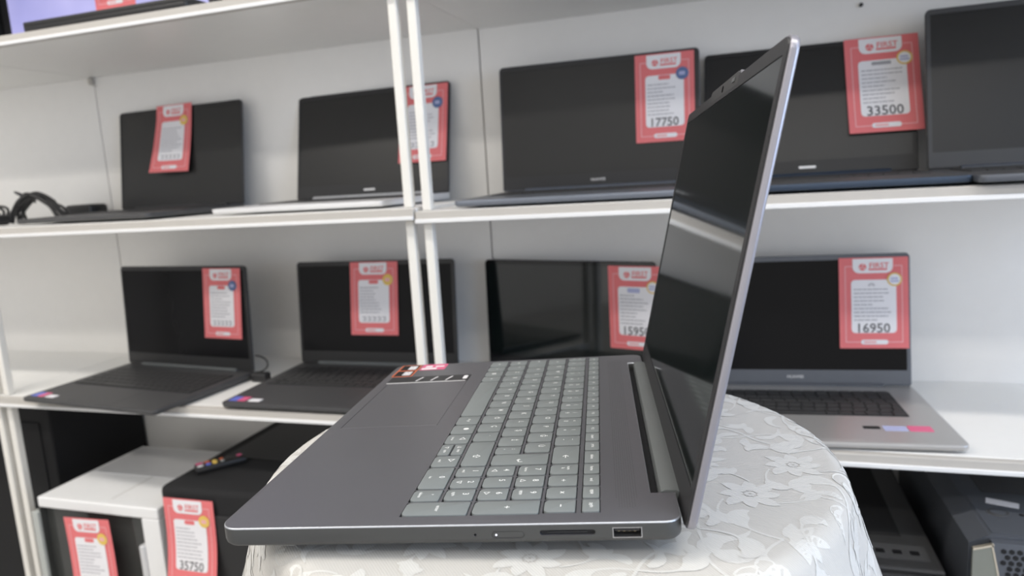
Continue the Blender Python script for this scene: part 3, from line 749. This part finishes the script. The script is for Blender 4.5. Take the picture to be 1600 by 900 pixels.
price_tag('red price tag reading 16950 with a yellow-rimmed white badge', O, a, u, .1045, TH, '16950', 'white', mark='fan')

# ------------------------------------------------------------------ small things on the shelves
g = G().box(-.675 + .02, -.632 + .008, .845, .867, zl, zl + .013, .004)
t = thing('charging_plug', 'black charging plug with a looped cord beside the leftmost lower-shelf laptop', 'plug', loc=(-.640, .862, zl))
G().box(-.020, .016, -.010, .010, 0.001, .019, .004).obj('plug_body', MT['black'], t)
G().tube([(-.018 + .034 * math.sin(k / 14 * PI * .95), .004 * k / 14, .012 + .034 * (1 - math.cos(k / 14 * PI)) / 2 * 1.0 + .006) for k in range(15)], .0016, 7).obj('cord', MT['black'], t, smooth=True)
g.bm.free()
# two power bricks and a heap of cords at the far left of the middle shelf
def brick(x, y, rz, sx, sy, sz, label):
    t = thing('power_adapter', label, 'power adapter', loc=(x, y, zm), rz=rz, group='power bricks at the left end of the middle shelf')
    G().box(-sx / 2, sx / 2, -sy / 2, sy / 2, 0, sz, .007, 3).obj('brick', MT['black'], t, smooth=True)
    G().box(-sx * .3, sx * .3, -sy * .32, sy * .32, sz - .0002, sz + .0004).obj('rating_label', MT['dkgrey'], t)
    G().cyl((sx / 2 + .008, 0, sz / 2), .004, .018, 'X', 10).obj('strain_relief', MT['black'], t)
brick(-1.375, .86, .2, .100, .046, .030, 'black power brick lying left of the cord heap on the middle shelf')
brick(-1.186, 1.005, -.05, .082, .050, .034, 'black power brick right of the cord heap beside the curled-tag laptop')
def cord(label, pts, r=.0032):
    P = [Vector(p) for p in pts]; path = []
    for i in range(len(P) - 1):
        p0, p1, p2, p3 = P[max(0, i - 1)], P[i], P[i + 1], P[min(len(P) - 1, i + 2)]
        for k in range(8):
            t = k / 8
            path.append(0.5 * ((2 * p1) + (-p0 + p2) * t + (2 * p0 - 5 * p1 + 4 * p2 - p3) * t * t + (-p0 + 3 * p1 - 3 * p2 + p3) * t ** 3))
    path.append(P[-1])
    return G().tube(path, r, 8)
rc = random.Random(3); heap = G()
t = thing('cable_bundle', 'tangled heap of black power cords arching over the left middle shelf', 'cord', loc=(-1.185, .885, zm))
for k in range(9):
    j = lambda a: rc.uniform(-a, a)
    hgt = .066 - .0035 * (k % 5) + j(.003); dy = (k % 3 - 1) * .010 + j(.004); cx = j(.006)
    cord('', [(cx - .072, dy + j(.012), .0035), (cx - .062 + j(.006), dy, .026 + j(.006)), (cx - .034 + j(.006), dy + j(.006), hgt * .85), (cx - .004 + j(.006), dy + j(.006), hgt), (cx + .028 + j(.005), dy + j(.006), hgt * .72), (cx + .052, dy, .026 + j(.005)), (cx + .074, dy + j(.01), .0035)], .0033).obj('cord_loop', MT['black'], t, smooth=True)
for k in range(4):
    c0 = -.085 - .014 * k; r0 = .016 + rc.uniform(-.003, .003)
    G().tube([(c0 + r0 * math.cos(a / 18 * 2 * PI), -.05 + .02 * k + .006 * math.sin(a / 9 * 2 * PI), r0 + .0032 + r0 * math.sin(a / 18 * 2 * PI)) for a in range(19)], .003, 8).obj('cord_coil', MT['black'], t, smooth=True)
G().tube([(-.034 + .012 * math.cos(a / 12 * 2 * PI), .014 * math.sin(a / 12 * 2 * PI) * 1.4, .058 + .012 * math.cos(a / 12 * 2 * PI + 2.2)) for a in range(13)], .0024, 6).obj('cord_tie', MT['dkgrey'], t, smooth=True)
G().cyl((-.075, -.035, .012), .0115, .030, 'Y', 14).obj('plug_end', MT['black'], t)
G().cyl((-.075, -.052, .012), .006, .006, 'Y', 12).obj('plug_contact', MT['steel'], t)
# top shelf
zt = ZL[3]
t = thing('monitor', 'monitor with a lit blue-violet picture on the upper shelf', 'monitor', loc=(-1.00, .955, zt))
G().box(-.285, .285, -.004, .022, .045, .385, .004).obj('casing', MT['black'], t)
G().box(-.258, .270, -.0062, -.0035, .062, .370).obj('screen', MT['lit'], t)
G().box(-.030, .030, .018, .034, .010, .20, .003).obj('stand_neck', MT['black'], t)
G().box(-.110, .110, -.004, .085, 0, .010, .003).obj('stand_base', MT['black'], t)
tl = thing('laptop', 'closed black laptop lying at the front of the upper shelf before the lit monitor', 'laptop', loc=(-.765, .83, zt))
G().prism(rrect(-.18, -.115, .18, .11, .008), .002, .0125, bt=.001, bb=.005, seg=2).obj('base', MT['black'], tl, smooth=True)
G().prism(rrect(-.18, -.115, .18, .11, .008), .0128, .0205, bt=.0015, bb=.0005, seg=2).obj('lid', MT['black'], tl, smooth=True)
for sx in (-.14, .14): G().box(sx - .02, sx + .02, -.09, -.08, 0, .003).obj('rubber_foot', MT['blackm'], tl)
t = thing('loudspeaker', 'black loudspeaker at the left edge of the upper shelf beside the lit monitor', 'loudspeaker', loc=(-1.355, .90, zt))
G().box(-.055, .055, -.08, .08, 0, .26, .004).obj('cabinet', MT['blackm'], t)
G().cyl((0, -.081, .08), .042, .006, 'Y', 28).obj('woofer', MT['dkgrey'], t)
G().cyl((0, -.081, .19), .022, .006, 'Y', 24).obj('tweeter', MT['dkgrey'], t)
price_tag('red price tag on the lit monitor at the top left, cut off by the frame', Vector((-1.012, .9475, zt + .245)), Vector((1, 0, 0)), Vector((0, 0, 1)), .105, .150, '', 'blue', legible=False, mark='none')

# ------------------------------------------------------------------ computer towers under the lower shelf
FB = 0.10
t = thing('pc_tower', 'white computer tower with a dark glass front below the leftmost lower-shelf laptop', 'computer tower', loc=(-.888, .66, FB))
hx, ht, dp = .146, .468, .262
top = G().box(-hx, hx, 0, dp, ht - .022, ht, .003, 2).obj('top_panel', MT['white'], t)
G().box(.020, .0215, .02, dp - .02, ht - .0004, ht + .0004).obj('panel_seam', MT['edge'], top)
G().box(-hx + .012, hx - .012, .12, dp - .012, ht - .0002, ht + .0008).obj('dust_filter', MT['silverw'], top)
G().box(hx - .040, hx, 0, dp, .012, ht - .022, .002).obj('side_panel', MT['white'], t)
G().box(-hx, -hx + .004, 0, dp, .012, ht - .022).obj('side_glass', MT['glass'], t)
G().box(-hx + .004, hx - .040, .030, dp, .012, ht - .022).obj('inner_chassis', MT['blackm'], t)
G().box(-hx + .004, hx - .041, .012, .016, .012, ht - .024).obj('front_glass', MT['glass'], t)
G().box(-hx - .014, -hx + .002, -.006, .012, .012, ht - .030, .002).obj('corner_glass_edge', MT['acryl'], t)
G().box(hx - .052, hx - .040, -.004, .014, .05, ht - .075, .003).obj('handle_strip', MT['silverw'], t)
for sx in (-.11, .11):
    for sy in (.04, .22): G().cyl((sx, sy, .006), .016, .012, 'Z', 14).obj('foot', MT['black'], t)
for zz in (.14, .30): G().cyl((-.02, .022, zz), .055, .010, 'Y', 28).obj('fan_ring', MT['dkgrey'], t)
G().box(-.095, -.070, .018, .030, .30, .40).obj('memory_stick', MT['silver'], t)
price_tag('red price tag with a yellow badge on the white computer tower', Vector((-.956, .660, .5395)), Vector((.9993, 0, .037)).normalized(), Vector((-.037, 0, .9993)).normalized(), .110, .158, '', 'yellow', legible=False, mark='red', bend=lambda x, v: .013 + .35 * max(0, v - .03) ** 2)

t = thing('pc_tower', 'black computer tower with rounded edges and a remote control on top', 'computer tower', loc=(-.615, .66, FB))
G().box(-.117, .117, 0, .38, .014, .514, .012, 3).obj('case', MT['blackm'], t, smooth=True)
G().box(-.100, .100, -.004, .004, .04, .470, .003).obj('front_mesh', MT['black'], t)
G().box(-.085, .085, .14, .34, .5135, .5150).obj('top_grille', MT['black'], t)
for sx in (-.08, .08):
    for sy in (.05, .33): G().cyl((sx, sy, .007), .015, .014, 'Z', 14).obj('foot', MT['black'], t)
price_tag('red price tag reading 35750 with a curled lower corner on the black computer tower', Vector((-.7175, .654, .597)), Vector((1, 0, .006)).normalized(), Vector((-.006, 0, 1)).normalized(), .108, .160, '35750', 'yellow', mark='red', bend=lambda x, v: .0005 + 1.1 * max(0, v - .05) ** 2 + .03 * max(0, v - .09) * x / .108, skew=.03)
t = thing('remote_control', 'slim black remote control with coloured buttons on the black computer tower', 'remote control', loc=(-.672, .755, FB + .5152), rz=math.radians(50))
G().box(-.045, .045, -.016, .016, 0, .012, .004, 2).obj('housing', MT['black'], t, smooth=True)
bx_ = 0
for (x, y, rx, ry, mk) in ((-.036, -.006, .006, .005, 'silverw'), (-.036, .008, .007, .004, 'hotpink'), (-.022, -.006, .005, .005, 'blue'), (-.022, .008, .006, .004, 'orange'), (-.010, 0, .005, .011, 'badgey'), (.003, .007, .004, .004, 'orange'), (.003, -.005, .004, .004, 'acryl'), (.035, .004, .005, .005, 'hotpink')):
    G().prism(circle(x, y, rx, 14, ry), .0115, .0135, bt=.0006, seg=1).obj('button', MT[mk], t)

t = thing('pc_tower', 'large black case standing in the dark at the far left under the lower shelf', 'computer tower', loc=(-1.30, .80, FB))
G().box(-.145, .150, 0, .245, .012, .60, .004).obj('case', MT['blackm'], t)
G().box(-.120, .120, -.003, .002, .05, .56, .001).obj('front_panel', MT['blackm'], t)
for sx in (-.10, .10):
    for sy in (.04, .2): G().cyl((sx, sy, .006), .014, .012, 'Z', 12).obj('foot', MT['blackm'], t)

def right_tower(label, x0, x1, top, parts):
    t = thing('pc_tower', label, 'computer tower', loc=((x0 + x1) / 2, .66, FB)); w = (x1 - x0) / 2; h = top - FB
    return t, w, h
t, w, h = right_tower('flat black computer tower with three front ports beside the tablecloth', .300, .518, .5966, None)
G().box(-w, w, .0, .38, .012, h, .003).obj('case', MT['dkgrey2'], t)
G().box(-w + .01, w - .035, .085, .36, h - .0003, h + .0012).obj('top_vent', MT['blackm'], t)
G().box(-w, w, -.010, .0, .012, h - .004, .003).obj('front_panel', MT['black'], t)
G().box(-w + .02, w - .012, .022, .060, h - .0003, h + .0010).obj('port_strip', MT['dkgrey'], t)
for k in range(3): G().box(w - .075 + k * .021, w - .064 + k * .021, .034, .044, h + .0006, h + .0016).obj('port', MT['blackg'], t)
for sx in (-.08, .08):
    for sy in (.05, .33): G().cyl((sx, sy, .006), .014, .012, 'Z', 12).obj('foot', MT['blackm'], t)

t, w, h = right_tower('dark computer tower with a white sticker on its top at the lower right corner', .541, .760, .6527, None)
XZ_ = Matrix(((1, 0, 0, 0), (0, 0, 1, 0), (0, 1, 0, 0), (0, 0, 0, 1)))
G().prism([(-w, .012), (w, .012), (w, h), (-w + .022, h), (-w, h - .012)], 0.0, .38, M=XZ_).obj('case', MT['slate'], t)
G().prism(rrect(-w + .026, .004, w - .01, .115, .003), h - .001, h + .001).obj('control_panel', MT['slate'], t)
G().prism(rrect(-w + .05, .125, w - .015, .36, .003), h - .001, h + .0008).obj('top_vent', MT['dkgrey'], t)
G().prism([(-w + .044, .090), (-w + .079, .078), (-w + .084, .093), (-w + .049, .106)], h + .001, h + .0014).obj('sticker', MT['paper'], t, label='white label')
pb = G().prism(circle(-w + .050, .062, .013, 24, .010), h + .001, h + .0022, bt=.0005, seg=1).obj('power_button', MT['dkgrey'], t)
G().prism(circle(-w + .050, .062, .009, 20, .007), h + .0022, h + .0026).obj('button_face', MT['slate'], pb)
for k in range(3): G().prism(circle(-w + .076 + .012 * k, .060 + .003 * (k % 2), .0032, 12), h + .0009, h + .0014).obj('port', MT['blackg'], t)
G().prism([(-w + .022, h - .004), (w, h - .004), (w, .012), (-w + .10, .012)][::-1], -.012, -.001, M=XZ_).obj('front_mesh', MT['slate'], t)
g = G()
for r in range(26):
    for c in range(14):
        x = -w + .034 + c * .0085 + (.00425 if r % 2 else 0) + max(0, (r - 2)) * .0028; zz = h - .014 - r * .0075
        if x > w - .006: continue
        g.prism([(x + .0032 * math.cos(a * PI / 3 + PI / 6), zz + .0032 * math.sin(a * PI / 3 + PI / 6)) for a in range(6)], -.0130, -.0118, M=XZ_)
o = g.obj('mesh_cells', MT['blackm'], t); o['kind'] = 'stuff'
pn = G().prism([(-w, h - .011), (-w + .021, h - .004), (-w + .125, .030), (-w, .030)][::-1], -.0165, -.012, M=XZ_).obj('trim_panel', MT['olive'], t, label='champagne-grey slanted front panel')
G().prism([(-w, h - .011), (-w + .021, h - .004), (-w + .0225, h - .0045), (-w + .0225 - .0015, h - .0065), (-w, h - .0135)][::-1], -.0172, -.0118, M=XZ_).obj('trim_edge', MT['cream'], pn)
G().prism([(-w + .021, h - .004), (-w + .125, .030), (-w + .123, .030), (-w + .0195, h - .0055)][::-1], -.0172, -.0118, M=XZ_).obj('trim_edge', MT['cream'], pn)
for sx in (-.08, .08):
    for sy in (.05, .33): G().cyl((sx, sy, .006), .014, .012, 'Z', 12).obj('foot', MT['blackm'], t)
